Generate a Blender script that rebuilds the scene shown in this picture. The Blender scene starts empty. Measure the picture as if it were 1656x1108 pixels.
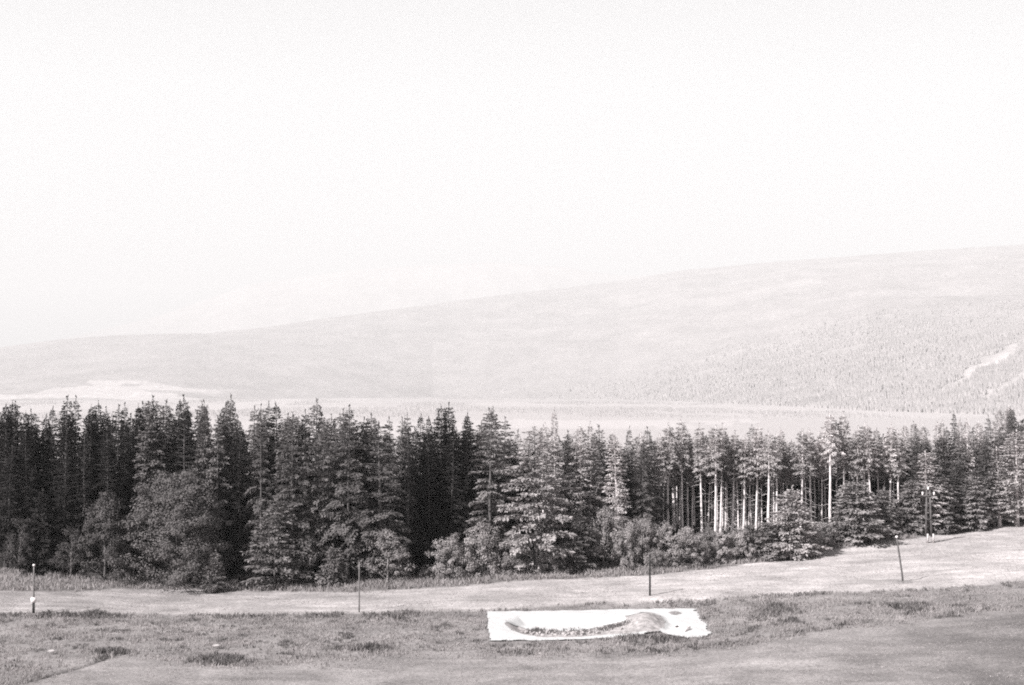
import bpy, math
import numpy as np
from mathutils import Vector, Matrix

sc = bpy.context.scene
COL = sc.collection
R = math.radians
rng = np.random.default_rng(7)

# ------------------------------------------------------------------ camera
F = 2300.0; CU = 828.0; CV = 554.0; CAMZ = 23.6
PITCH = math.atan((620 - CV) / F)
cam_d = bpy.data.cameras.new('camera'); cam = bpy.data.objects.new('camera', cam_d); COL.objects.link(cam)
cam_d.sensor_width = 36.0; cam_d.lens = 36.0 * F / 1656.0
cam_d.clip_start = 0.5; cam_d.clip_end = 60000
cam.location = (0, 0, CAMZ); cam.rotation_euler = (math.pi / 2 + PITCH, 0, 0)
sc.camera = cam

def at(u, D):
    """world x, y of the photo column u at the distance D"""
    return (u - CU) / F * D * 1.0, D

def z_of(v, D):
    return CAMZ + D * math.tan(PITCH + math.atan((CV - v) / F))

def project(X, Y, Z):
    c, s = math.cos(PITCH), math.sin(PITCH)
    y = Y * c + (Z - CAMZ) * s; z = -Y * s + (Z - CAMZ) * c
    y = np.where(y > 1, y, 1)
    return CU + F * X / y, CV - F * z / y

# ------------------------------------------------------------------ noise
def _hash(ix, iy, seed):
    h = (ix.astype(np.int64) * 374761393 + iy.astype(np.int64) * 668265263 + seed * 1442695041) & 0xffffffff
    h = ((h ^ (h >> 13)) * 1274126177) & 0xffffffff
    return ((h ^ (h >> 16)) & 0xffff) / 65535.0

def vnoise(x, y, seed=0):
    ix = np.floor(x); iy = np.floor(y); fx = x - ix; fy = y - iy
    fx = fx * fx * (3 - 2 * fx); fy = fy * fy * (3 - 2 * fy)
    a = _hash(ix, iy, seed); b = _hash(ix + 1, iy, seed); c = _hash(ix, iy + 1, seed); d = _hash(ix + 1, iy + 1, seed)
    return (a * (1 - fx) + b * fx) * (1 - fy) + (c * (1 - fx) + d * fx) * fy

def fbm(x, y, seed=0, oct=4):
    v = 0; a = .5; t = 0
    for i in range(oct):
        v = v + a * vnoise(x * 2 ** i, y * 2 ** i, seed + i * 17); t += a; a *= .5
    return v / t

def sstep(a, b, x):
    t = np.clip((x - a) / (b - a), 0, 1)
    return t * t * (3 - 2 * t)

# ------------------------------------------------------------------ terrain
_ex = np.array([-130, -90, -60, -36, -24, 0, 17, 34, 53, 72, 100, 160.])
_ez = np.array([2.6, 2.2, 1.3, -.3, -.14, .95, 1.25, 1.5, 2.6, 3.55, 5, 7.])
_gx = np.linspace(-200, 240, 881)
_gz = np.interp(_gx, _ex, _ez)
_k = np.hanning(31); _k /= _k.sum()
_gz = np.convolve(np.pad(_gz, 15, 'edge'), _k, 'valid')

# the pit in the white sheet, in metres around its middle (see below)
def ground_z(X, Y, pit=True):
    X = np.asarray(X, float); Y = np.asarray(Y, float)
    near = 0.045 * np.log1p(np.exp((np.clip(X, -200, 150) - 8) / 4)) * 4
    z = near + (np.interp(X, _gx, _gz) - near) * sstep(134, 168, Y)
    z = z + .12 * (np.clip(Y, 184, 206) - 184) * sstep(4, 22, X) * sstep(62, 42, X)
    z = z + 22 * np.clip(1 - np.clip(Y, 0, 100) / 100, 0, 1) ** 1.35
    z = z + (fbm(X / 9, Y / 9, 3) - .5) * .5 + (fbm(X / 2.3, Y / 2.3, 5) - .5) * .16
    D = np.hypot(X, Y)
    z = z + (-55 - z) * sstep(250, 900, D) * sstep(-300, 200, Y)
    return z

def hit(u, v):
    """ground point seen at a photo pixel"""
    Ys = np.arange(95, 320, .1)
    Xs = (u - CU) / F * Ys
    Zs = np.array([z_of(v, y) for y in Ys]) if False else CAMZ + Ys * math.tan(PITCH + math.atan((CV - v) / F))
    g = ground_z(Xs, Ys)
    i = int(np.argmax(g >= Zs)) if (g >= Zs).any() else len(Ys) - 1
    return float(Xs[i]), float(Ys[i]), float(g[i])

# ------------------------------------------------------------------ mesh helpers
def mesh_np(name, V, Fq, mats=(), smooth=False, attr=None):
    """V (n,3); Fq (m,k) with k 3 or 4, or a list of such arrays"""
    V = np.asarray(V, np.float32)
    if not isinstance(Fq, list): Fq = [Fq]
    Fq = [np.asarray(f, np.int32) for f in Fq if len(f)]
    me = bpy.data.meshes.new(name)
    me.vertices.add(len(V)); me.vertices.foreach_set('co', V.ravel())
    loops = np.concatenate([f.ravel() for f in Fq])
    tot = np.concatenate([np.full(len(f), f.shape[1], np.int32) for f in Fq])
    start = np.concatenate([[0], np.cumsum(tot)[:-1]]).astype(np.int32)
    me.loops.add(len(loops)); me.loops.foreach_set('vertex_index', loops)
    me.polygons.add(len(tot)); me.polygons.foreach_set('loop_start', start)
    if smooth: me.polygons.foreach_set('use_smooth', np.ones(len(tot), bool))
    for m in mats: me.materials.append(m)
    me.update(calc_edges=True)
    if attr:
        for k, a in attr.items():
            at_ = me.attributes.new(k, 'FLOAT', 'POINT'); at_.data.foreach_set('value', np.asarray(a, np.float32))
    me.validate()
    return me

def link(name, me, parent=None, loc=None, label=None, cat=None, group=None, kind=None):
    o = bpy.data.objects.new(name, me); COL.objects.link(o)
    if parent: o.parent = parent
    if loc is not None: o.location = loc
    tag(o, label, cat, group, kind)
    return o

def tag(o, label=None, cat=None, group=None, kind=None):
    if label: o['label'] = label
    if cat: o['category'] = cat
    if group: o['group'] = group
    if kind: o['kind'] = kind
    return o

def grid_faces(nr, nc, wrap=False):
    i = np.arange(nr - 1)[:, None]; j = np.arange(nc - (0 if wrap else 1))[None, :]
    j2 = (j + 1) % nc
    return np.stack([i * nc + j, i * nc + j2, (i + 1) * nc + j2, (i + 1) * nc + j], -1).reshape(-1, 4)

class Buf:
    def __init__(s): s.V = []; s.Q = []; s.n = 0
    def add(s, V, Q):
        V = np.asarray(V, float); s.V.append(V); s.Q.append(np.asarray(Q, int) + s.n); s.n += len(V)
    def tube(s, pts, rads, n=6, cap=True):
        pts = np.asarray(pts, float); m = len(pts)
        t = np.gradient(pts, axis=0); t /= np.linalg.norm(t, axis=1)[:, None] + 1e-9
        ref = np.array([1., .03, 0]) if abs(t[0][2]) > .8 else np.array([0, 0, 1.])
        a = np.cross(t, ref); a /= np.linalg.norm(a, axis=1)[:, None] + 1e-9
        b = np.cross(t, a)
        th = np.arange(n) * 2 * math.pi / n
        ring = np.cos(th)[None, :, None] * a[:, None] + np.sin(th)[None, :, None] * b[:, None]
        V = (pts[:, None] + ring * np.asarray(rads)[:, None, None]).reshape(-1, 3)
        Q = grid_faces(m, n, True)
        if cap:
            V = np.vstack([V, pts[0], pts[-1]]); c0 = m * n; c1 = c0 + 1
            k = np.arange(n); k2 = (k + 1) % n
            e1 = np.stack([k2, k, np.full(n, c0), np.full(n, c0)], -1)
            e2 = np.stack([(m - 1) * n + k, (m - 1) * n + k2, np.full(n, c1), np.full(n, c1)], -1)
            s.T = getattr(s, 'T', [])
            s.T.append(np.vstack([e1, e2])[:, :3] + s.n)
        s.add(V, Q)
    def box(s, c, d, rz=0):
        x, y, z = d[0] / 2, d[1] / 2, d[2] / 2
        V = np.array([[-x, -y, -z], [x, -y, -z], [x, y, -z], [-x, y, -z], [-x, -y, z], [x, -y, z], [x, y, z], [-x, y, z]])
        cz, sz = math.cos(rz), math.sin(rz)
        V = np.stack([V[:, 0] * cz - V[:, 1] * sz, V[:, 0] * sz + V[:, 1] * cz, V[:, 2]], -1) + np.asarray(c)
        s.add(V, [[0, 3, 2, 1], [4, 5, 6, 7], [0, 1, 5, 4], [1, 2, 6, 5], [2, 3, 7, 6], [3, 0, 4, 7]])
    def mesh(s, name, mat, smooth=False):
        fs = [np.vstack(s.Q)] + ([np.vstack(s.T)] if getattr(s, 'T', None) else [])
        return mesh_np(name, np.vstack(s.V), fs, [mat], smooth)

# ------------------------------------------------------------------ materials
TINT = (1.0, .93, .93)
def nodes(name):
    m = bpy.data.materials.new(name); m.use_nodes = True
    nt = m.node_tree; b = nt.nodes['Principled BSDF']
    b.inputs['Roughness'].default_value = .9
    if 'Specular IOR Level' in b.inputs: b.inputs['Specular IOR Level'].default_value = .15
    return m, nt, b

def grey(v, t=TINT): return (v * t[0], v * t[1], v * t[2], 1)

def mat_simple(name, v, rough=.8, spec=.2, var=.25, scale=6, tint=TINT, bump=0):
    m, nt, b = nodes(name)
    tc = nt.nodes.new('ShaderNodeTexCoord'); n = nt.nodes.new('ShaderNodeTexNoise'); n.inputs['Scale'].default_value = scale
    n.inputs['Detail'].default_value = 5
    nt.links.new(tc.outputs['Object'], n.inputs['Vector'])
    r = nt.nodes.new('ShaderNodeMapRange'); r.inputs[1].default_value = .3; r.inputs[2].default_value = .7
    r.inputs[3].default_value = 1 - var; r.inputs[4].default_value = 1 + var
    nt.links.new(n.outputs[0], r.inputs[0])
    mx = nt.nodes.new('ShaderNodeVectorMath'); mx.operation = 'SCALE'; mx.inputs[0].default_value = grey(v, tint)[:3]
    nt.links.new(r.outputs[0], mx.inputs['Scale']); nt.links.new(mx.outputs[0], b.inputs['Base Color'])
    b.inputs['Roughness'].default_value = rough; b.inputs['Specular IOR Level'].default_value = spec
    if bump:
        bp = nt.nodes.new('ShaderNodeBump'); bp.inputs['Strength'].default_value = bump
        nt.links.new(n.outputs[0], bp.inputs['Height']); nt.links.new(bp.outputs[0], b.inputs['Normal'])
    return m

def mat_leaf(name, v, trans=.25, var=.35, scale=.9, obj_var=.3):
    m, nt, b = nodes(name)
    nt.nodes.remove(b)
    out = nt.nodes['Material Output']
    tc = nt.nodes.new('ShaderNodeTexCoord'); n = nt.nodes.new('ShaderNodeTexNoise')
    n.inputs['Scale'].default_value = scale; n.inputs['Detail'].default_value = 3
    nt.links.new(tc.outputs['Object'], n.inputs['Vector'])
    r = nt.nodes.new('ShaderNodeMapRange'); r.inputs[1].default_value = .3; r.inputs[2].default_value = .7
    r.inputs[3].default_value = 1 - var; r.inputs[4].default_value = 1 + var
    nt.links.new(n.outputs[0], r.inputs[0])
    oi = nt.nodes.new('ShaderNodeObjectInfo')
    r2 = nt.nodes.new('ShaderNodeMapRange'); r2.inputs[3].default_value = 1 - obj_var; r2.inputs[4].default_value = 1 + obj_var
    nt.links.new(oi.outputs['Random'], r2.inputs[0])
    mu = nt.nodes.new('ShaderNodeMath'); mu.operation = 'MULTIPLY'
    nt.links.new(r.outputs[0], mu.inputs[0]); nt.links.new(r2.outputs[0], mu.inputs[1])
    mx = nt.nodes.new('ShaderNodeVectorMath'); mx.operation = 'SCALE'; mx.inputs[0].default_value = grey(v)[:3]
    nt.links.new(mu.outputs[0], mx.inputs['Scale'])
    d = nt.nodes.new('ShaderNodeBsdfDiffuse'); t = nt.nodes.new('ShaderNodeBsdfTranslucent')
    nt.links.new(mx.outputs[0], d.inputs[0]); nt.links.new(mx.outputs[0], t.inputs[0])
    ms = nt.nodes.new('ShaderNodeMixShader'); ms.inputs[0].default_value = trans
    nt.links.new(d.outputs[0], ms.inputs[1]); nt.links.new(t.outputs[0], ms.inputs[2])
    nt.links.new(ms.outputs[0], out.inputs['Surface'])
    return m

def mat_tone(name, fine, coarse, streak=None, bump=.3, bumpdist=.1, amp=.3, rough=1.0):
    """base colour from the mesh's 'tone' value times world-space noise"""
    m, nt, b = nodes(name)
    b.inputs['Roughness'].default_value = rough; b.inputs['Specular IOR Level'].default_value = 0
    a = nt.nodes.new('ShaderNodeAttribute'); a.attribute_name = 'tone'
    ge = nt.nodes.new('ShaderNodeNewGeometry')
    mp = nt.nodes.new('ShaderNodeMapping'); nt.links.new(ge.outputs['Position'], mp.inputs['Vector'])
    if streak: mp.inputs['Scale'].default_value = streak; mp.inputs['Rotation'].default_value = (0, 0, R(-4))
    n1 = nt.nodes.new('ShaderNodeTexNoise'); n1.inputs['Scale'].default_value = fine; n1.inputs['Detail'].default_value = 8
    n1.inputs['Roughness'].default_value = .75
    nt.links.new(mp.outputs[0], n1.inputs['Vector'])
    n2 = nt.nodes.new('ShaderNodeTexNoise'); n2.inputs['Scale'].default_value = coarse; n2.inputs['Detail'].default_value = 4
    nt.links.new(mp.outputs[0], n2.inputs['Vector'])
    r1 = nt.nodes.new('ShaderNodeMapRange'); r1.inputs[1].default_value = .3; r1.inputs[2].default_value = .7
    r1.inputs[3].default_value = 1 - amp; r1.inputs[4].default_value = 1 + amp
    nt.links.new(n1.outputs[0], r1.inputs[0])
    r2 = nt.nodes.new('ShaderNodeMapRange'); r2.inputs[1].default_value = .3; r2.inputs[2].default_value = .7
    r2.inputs[3].default_value = 1 - amp * .45; r2.inputs[4].default_value = 1 + amp * .45
    nt.links.new(n2.outputs[0], r2.inputs[0])
    mu = nt.nodes.new('ShaderNodeMath'); mu.operation = 'MULTIPLY'
    nt.links.new(r1.outputs[0], mu.inputs[0]); nt.links.new(r2.outputs[0], mu.inputs[1])
    m2 = nt.nodes.new('ShaderNodeMath'); m2.operation = 'MULTIPLY'
    nt.links.new(mu.outputs[0], m2.inputs[0]); nt.links.new(a.outputs['Fac'], m2.inputs[1])
    mx = nt.nodes.new('ShaderNodeVectorMath'); mx.operation = 'SCALE'; mx.inputs[0].default_value = TINT
    nt.links.new(m2.outputs[0], mx.inputs['Scale']); nt.links.new(mx.outputs[0], b.inputs['Base Color'])
    if bump:
        bp = nt.nodes.new('ShaderNodeBump'); bp.inputs['Strength'].default_value = bump; bp.inputs['Distance'].default_value = bumpdist
        nt.links.new(n1.outputs[0], bp.inputs['Height']); nt.links.new(bp.outputs[0], b.inputs['Normal'])
    return m

M = {}
M['ground'] = mat_tone('meadow_ground', 3.4, .2, streak=(1.0, .8, 1.0), bump=.6, bumpdist=.12, amp=.4)
M['hill'] = mat_tone('hazed_forest_hill', .035, .0035, streak=(1, .6, .5), bump=.3, bumpdist=8, amp=.18)
M['pit'] = mat_simple('pit_earth', .3, var=.4, scale=2.2, bump=.5)
M['soil'] = mat_simple('bare_soil', .2, var=.35, scale=2.5, bump=.5)
M['sheet'] = mat_simple('white_sheet_fabric', .47, rough=.7, var=.05, scale=1.5, bump=.35, tint=(1, .985, .99))
M['blade'] = mat_leaf('dry_grass_blades', .35, trans=.4, var=.25, scale=.35, obj_var=0)
M['mown'] = mat_leaf('mown_blades', .36, trans=.3, var=.3, scale=.4, obj_var=0)
M['weed'] = mat_leaf('weed_blades', .17, trans=.35, var=.35, scale=.5, obj_var=0)
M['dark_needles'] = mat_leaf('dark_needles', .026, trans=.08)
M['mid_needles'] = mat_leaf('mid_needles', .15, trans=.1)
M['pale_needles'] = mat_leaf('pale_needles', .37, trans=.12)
M['shade_needles'] = mat_leaf('shade_needles', .022, trans=.05)  # needles darkened: the shade inside the wood is put into the colour
M['dome_leaves'] = mat_leaf('dome_leaves', .12, trans=.1, obj_var=0)
M['bush_leaves'] = mat_leaf('bush_leaves', .33, trans=.15, obj_var=.2)
M['layer_needles'] = mat_leaf('layer_needles', .24, trans=.1, obj_var=.1)
M['dark_leaves'] = mat_leaf('dark_leaves', .09, trans=.12, obj_var=.15)
M['pale_leaves'] = mat_leaf('pale_leaves', .24, trans=.18, obj_var=.15)
M['bark'] = mat_simple('dark_bark', .1, var=.4, scale=4)
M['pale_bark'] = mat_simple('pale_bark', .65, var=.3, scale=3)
M['grey_bark'] = mat_simple('grey_bark', .26, var=.3, scale=4)
M['wood'] = mat_simple('weathered_wood', .1, var=.3, scale=3)
M['dark_paint'] = mat_simple('dark_post', .03, var=.3, scale=4)
M['grey_paint'] = mat_simple('grey_post', .16, var=.3, scale=4)
M['white_paint'] = mat_simple('white_paint', .8, var=.08, scale=6)
M['concrete'] = mat_simple('pale_concrete', .45, var=.2, scale=8)
M['ceramic'] = mat_simple('white_ceramic', .8, rough=.3, spec=.5, var=.05)
M['stone'] = mat_simple('pale_stone', .36, var=.35, scale=5, bump=.4)
M['wire'] = mat_simple('steel_wire', .2, var=.1)
M['black'] = mat_simple('hole_shade', .01, var=.1)  # darkness of the hatch hole, painted as a black colour

# ------------------------------------------------------------------ light
world = bpy.data.worlds.new('World'); sc.world = world; world.use_nodes = True
wn = world.node_tree; bg = wn.nodes['Background']
SUN_EL = R(40); SUN_AZ = math.atan2(-.76, -.65)      # direction to the sun: behind the camera's left shoulder
sd = Vector((math.cos(SUN_EL) * -.76, math.cos(SUN_EL) * -.65, math.sin(SUN_EL)))
sky = wn.nodes.new('ShaderNodeTexSky'); sky.sky_type = 'NISHITA'; sky.sun_disc = False
sky.sun_elevation = SUN_EL; sky.sun_rotation = math.atan2(sd.x, sd.y)
sky.dust_density = 4; sky.air_density = 1.0
bw = wn.nodes.new('ShaderNodeRGBToBW'); wn.links.new(sky.outputs[0], bw.inputs[0])
ma = wn.nodes.new('ShaderNodeMath'); ma.operation = 'MULTIPLY_ADD'; ma.inputs[1].default_value = .25
wn.links.new(bw.outputs[0], ma.inputs[0])
tcw = wn.nodes.new('ShaderNodeTexCoord'); sx_ = wn.nodes.new('ShaderNodeSeparateXYZ'); wn.links.new(tcw.outputs['Generated'], sx_.inputs[0])
mr = wn.nodes.new('ShaderNodeMapRange'); mr.inputs[1].default_value = .2; mr.inputs[2].default_value = .8; mr.inputs[3].default_value = 4.05; mr.inputs[4].default_value = .4
wn.links.new(sx_.outputs[2], mr.inputs[0]); wn.links.new(mr.outputs[0], ma.inputs[2])
vm = wn.nodes.new('ShaderNodeVectorMath'); vm.operation = 'SCALE'; vm.inputs[0].default_value = (1, .992, .994)
wn.links.new(ma.outputs[0], vm.inputs['Scale']); wn.links.new(vm.outputs[0], bg.inputs[0])
bg.inputs[1].default_value = .10
ld = bpy.data.lights.new('sun', 'SUN'); ld.energy = 5.0; ld.angle = R(.5); ld.color = (1, .985, .975)
lo = bpy.data.objects.new('sun', ld); COL.objects.link(lo)
lo.rotation_euler = sd.to_track_quat('Z', 'Y').to_euler(); lo.location = (-40, 0, 80)
vs = sc.view_settings; vs.view_transform = 'Standard'; vs.look = 'None'; vs.gamma = 1; vs.use_curve_mapping = False
vs.exposure = 1.08
sc.cycles.use_denoising = False; sc.cycles.filter_width = 1.9

# ------------------------------------------------------------------ field outlines, as seen along the photo's columns
def curve(*p):
    a = np.array(p, float); return lambda u: np.interp(u, a[:, 0], a[:, 1])
De = curve((-300, 172), (0, 168), (500, 168), (800, 170), (1050, 173), (1250, 181), (1450, 193), (1656, 203), (1900, 215))
b1 = curve((-200, 955), (0, 955), (80, 957), (150, 955), (200, 953), (330, 955), (500, 957), (600, 957), (650, 953), (750, 947), (850, 939), (950, 935), (1050, 930), (1150, 920), (1220, 910), (1300, 897), (1400, 880), (1500, 868), (1656, 847), (1900, 820))
b2 = curve((-200, 993), (0, 993), (200, 994), (400, 995), (480, 993), (600, 993), (700, 988), (780, 985), (900, 977), (1000, 971), (1050, 968), (1150, 966), (1300, 960), (1450, 955), (1550, 950), (1656, 940), (1900, 925))
b3 = curve((-200, 1150), (0, 1110), (60, 1099), (130, 1078), (200, 1056), (230, 1068), (350, 1082), (450, 1076), (600, 1070), (750, 1060), (850, 1062), (950, 1062), (1100, 1055), (1200, 1045), (1300, 1028), (1400, 1012), (1500, 1000), (1600, 990), (1656, 985), (1900, 960))

def zones(X, Y):
    u, v = project(X, Y, ground_z(X, Y))
    w = (fbm(X / 3, Y / 3, 31) - .5) * 7
    forest = sstep(1, 4, Y - De(u)) * (Y < 320)
    weeds = sstep(1.5, -1.5, v - b1(u) + w * .5) * (1 - forest)
    rough = sstep(-2.5, 2.5, v - b2(u) + w) * sstep(8, -6, v - b3(u) + w * 1.6)
    return u, v, forest, weeds, rough

# ------------------------------------------------------------------ ground sheet
def axis(parts):
    return np.concatenate([np.arange(a, b, s) for a, b, s in parts])
az = np.radians(np.concatenate([axis([(-180, -60, 6), (-60, -28, 2), (-28, -21, .5), (-21, 21, .12), (21, 28, .5), (28, 60, 2), (60, 180, 6)])]))
dist = np.concatenate([axis([(2, 95, 3), (95, 185, .45), (185, 240, 1.5), (240, 1000, 25)]), np.geomspace(1000, 30000, 70)])
A, Dg = np.meshgrid(az, dist)
GX = Dg * np.sin(A); GY = Dg * np.cos(A)
GZ = ground_z(GX, GY)

# the white sheet and its pit: outlines picked on the ground plane
SC = hit(960, 1012)                                     # middle
sheet_px = [(788, 990), (860, 989), (940, 988), (1000, 986), (1060, 985.5), (1121, 985), (1127, 997), (1140, 1010), (1141, 1016), (1153, 1027),
            (1110, 1033), (1080, 1027), (1062, 1021), (1040, 1027), (1000, 1031), (955, 1034.5), (900, 1036), (850, 1036), (793, 1037), (790, 1012)]
pit_px = [(816, 1010), (820, 1003), (835, 998), (870, 995.5), (930, 995), (985, 996), (1015, 998), (1035, 994.5), (1052, 994), (1066, 999), (1075, 1010), (1072, 1018),
          (1062, 1023), (1035, 1026), (1005, 1028), (975, 1029.5), (950, 1030.5), (915, 1032), (880, 1031.5), (850, 1028.5), (828, 1020)]
def flat_hit(u, v):
    D = (CAMZ - PZ) / -math.tan(PITCH + math.atan((CV - v) / F)); return (u - CU) / F * D, D
PZ = float(np.median(ground_z(np.linspace(SC[0] - 8, SC[0] + 8, 9), np.full(9, SC[1]))))
sheet_pl = np.array([flat_hit(*p) for p in sheet_px]); pit_pl = np.array([flat_hit(*p) for p in pit_px])

def sdist(P, poly):
    """signed distance, negative inside"""
    x, y = P[:, 0], P[:, 1]; n = len(poly); d = np.full(len(P), 1e9); ins = np.zeros(len(P), bool)
    for i in range(n):
        a = poly[i]; b = poly[(i + 1) % n]; e = b - a
        t = np.clip(((x - a[0]) * e[0] + (y - a[1]) * e[1]) / (e @ e), 0, 1)
        d = np.minimum(d, np.hypot(x - a[0] - t * e[0], y - a[1] - t * e[1]))
        c = (a[1] > y) != (b[1] > y)
        xi = a[0] + (y - a[1]) * e[0] / (e[1] if abs(e[1]) > 1e-9 else 1e-9)
        ins ^= c & (x < xi)
    return np.where(ins, -d, d)

def flatten(X, Y, Z):
    """levels the ground about the sheet and sinks it under the pit"""
    P = np.stack([X.ravel(), Y.ravel()], -1)
    near = (np.abs(P[:, 0] - SC[0]) < 25) & (np.abs(P[:, 1] - SC[1]) < 25)
    z = Z.ravel().copy()
    s = sdist(P[near], sheet_pl)
    w = sstep(5, .3, s)
    zz = z[near] * (1 - w) + PZ * w
    z[near] = zz - 2.2 * sstep(-.05, -.9, s)
    return z.reshape(Z.shape)
GZ = flatten(GX, GY, GZ)

u_, v_, forest, weeds, rough = zones(GX, GY)
bright = np.interp(u_, [0, 300, 600, 900, 1200, 1656], [.27, .285, .315, .345, .375, .365])
bottom = np.interp(u_, [0, 500, 900, 1250, 1450, 1656], [.225, .23, .24, .235, .2, .15])
tone = bright * (v_ < b2(u_) + 4) + bottom * (v_ >= b2(u_) + 4)
tone = tone * (1 - rough) + .205 * rough
tone = tone * (1 - weeds) + .17 * weeds
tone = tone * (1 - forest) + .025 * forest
tone *= 1 + (fbm(GX / 6, GY / 2.5, 41) - .5) * .35
tone *= 1 + (fbm(GX / 7, GY / 1.3, 45) - .5) * .38 + (fbm(GX / 2.0, GY / 1.1, 46) - .5) * .45
# mower rows in the cut grass, a worn track, a dark drainage line
rows = np.sin((GY + .06 * GX) * 2.6 + (fbm(GX / 14, GY / 4, 8) - .5) * 5) * (1 - rough) * (1 - weeds) * (1 - forest)
tone *= 1 + .035 * rows
trk = np.exp(-((v_ - np.interp(u_, [1180, 1300, 1450, 1656], [971, 968, 966, 955])) / 2.2) ** 2) * (u_ > 1190) * (u_ < 1480)
tone = tone * (1 - trk) + .26 * trk
dl = np.exp(-((v_ - np.interp(u_, [0, 60, 130, 165, 200], [1110, 1098, 1079, 1067, 1051])) / 2.0) ** 2) * (u_ < 203) * (u_ > -60)
tone *= 1 - .6 * dl
GZ = GZ - .14 * dl
# valley floor fields far behind the wood
far = Dg > 900
fld = fbm(GX / 420 + 3, GY / 900, 77, 2)
tone = np.where(far, np.where((v_ + (fbm(GX / 60, GY / 300, 18) - .5) * 14 > 678) & (v_ + (fbm(GX / 40, GY / 300, 19) - .5) * 10 < 691) & (u_ + (fbm(GX / 50, GY / 200, 20) - .5) * 260 > 800) & (u_ + (fbm(GX / 50, GY / 200, 21) - .5) * 260 < 1170), .42, np.where(fld > .55, .4, .37)), tone)
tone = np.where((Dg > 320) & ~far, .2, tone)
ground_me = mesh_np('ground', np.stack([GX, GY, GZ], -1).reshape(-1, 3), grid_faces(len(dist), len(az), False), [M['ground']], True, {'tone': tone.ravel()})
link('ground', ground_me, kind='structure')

# ------------------------------------------------------------------ hills
def hill(name, azr, daz, profile, foot, ridge, back, nd, seed, tonef, rough_=.05, p=1.0):
    a = np.radians(np.arange(azr[0], azr[1], daz)); u = CU + F * np.tan(a)
    t = np.linspace(0, 1.35, nd)
    fo = foot(u)[None, :]; ri = ridge(u)[None, :]
    D = fo + (ri - fo) * t[:, None]
    el = np.tan(PITCH + np.arctan((CV - profile(u)) / F * np.cos(a)))[None, :]
    top = CAMZ + ri * el
    X = D * np.sin(a)[None, :]; Y = D * np.cos(a)[None, :]
    tt = np.clip(t, 0, 1)[:, None] ** p
    sh = tt * (1 + .18 * np.sin(tt * math.pi) * (fbm(X / 900, Y / 900, seed + 5) - .3))
    sh = np.where(t[:, None] > 1, 1 - ((t[:, None] - 1) / .35) ** 2 * .6, sh)
    Z = -60 + (top + 60) * sh
    env = np.clip(t * 4, 0, 1)[:, None] * np.clip(np.abs(1 - t) * 5 + .12, 0, 1)[:, None]
    Z = Z + (fbm(X / 700, Y / 700, seed, 5) - .5) * (top + 60) * rough_ * 4 * env
    Z = Z + (fbm(X / 60, Y / 60, seed + 9, 3) - .5) * 8
    tn = tonef(u[None, :] + 0 * D, X, Y, Z, D)
    me = mesh_np(name, np.stack([X, Y, Z], -1).reshape(-1, 3), grid_faces(nd, len(a)), [M['hill']], True, {'tone': tn.ravel()})
    link(name, me, kind='structure')
    return X, Y, Z, tn

prof_main = curve((-600, 600), (-100, 578), (0, 566), (90, 553), (180, 545), (280, 541), (340, 540), (430, 530), (500, 519), (600, 505), (700, 492), (800, 478), (900, 467), (1000, 455), (1100, 438), (1250, 425), (1400, 414), (1656, 399), (2300, 380))
prof_far = curve((-600, 600), (0, 575), (250, 515), (400, 462), (560, 438), (680, 430), (800, 424), (900, 431), (1000, 445), (1300, 450), (2000, 460))
def tone_main(u, X, Y, Z, D):
    pu, pv = project(X, Y, Z)
    t = .30 + .02 * (fbm(X / 500, Y / 900, 61) - .5) * 2  # base tone raised: part of the distance haze is painted into the slope
    # two steep clearings on the right-hand slope, a few meadows at the foot
    for (ua, va, ub, vb, w) in ((1505, 642, 1665, 550, 10), (1555, 658, 1665, 606, 7)):
        lv = va + (pu - ua) / (ub - ua) * (vb - va)
        rg = (fbm(X / 120, Y / 260, 33, 3) - .5)
        c = np.exp(-((pv - lv + rg * 22) / (w * (.35 + .65 * sstep(ua, ub, pu)))) ** 2) * (pu > ua) * (pu < ub + 60) * sstep(.2, .42, fbm(X / 90, Y / 200, 35, 3))
        t = t + .1 * c
    c = (np.abs(pv - np.interp(pu, [820, 1040], [668, 658])) < 3) & (pu > 820) & (pu < 1045)
    t = np.where(c, .5, t)
    edge = np.interp(pu, [-100, 30, 100, 150, 240, 300, 500], [655, 632, 617, 614, 618, 627, 634]) + (fbm(X / 300, Y / 300, 15, 3) - .5) * 8
    t = t + .12 * sstep(-2, 2, pv - edge) * sstep(450, 300, pu + (fbm(X / 200, Y / 200, 17, 2) - .5) * 160) * (fbm(X / 500, Y / 500, 16, 2) > .36)
    return t
cst = lambda v: (lambda u: np.full_like(u, v))
hill('far_mountain', (-32, 32), .12, prof_far, cst(20000.), cst(27000.), 0, 40, 91, lambda u, X, Y, Z, D: np.full_like(D, .36), .008)  # pale tone carries some of the haze in the colour
foot_main = curve((-900, 6600), (300, 6800), (700, 8000), (1000, 7000), (1200, 5400), (1400, 4200), (1656, 3600), (2400, 3400))
HX, HY, HZ, HT = hill('forested_ridge', (-32, 32), .06, prof_main, foot_main, curve((-900, 12500), (350, 13000), (800, 15800), (1000, 16500), (2400, 16500)), 0, 220, 51, tone_main, .018, 1.08)

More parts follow.
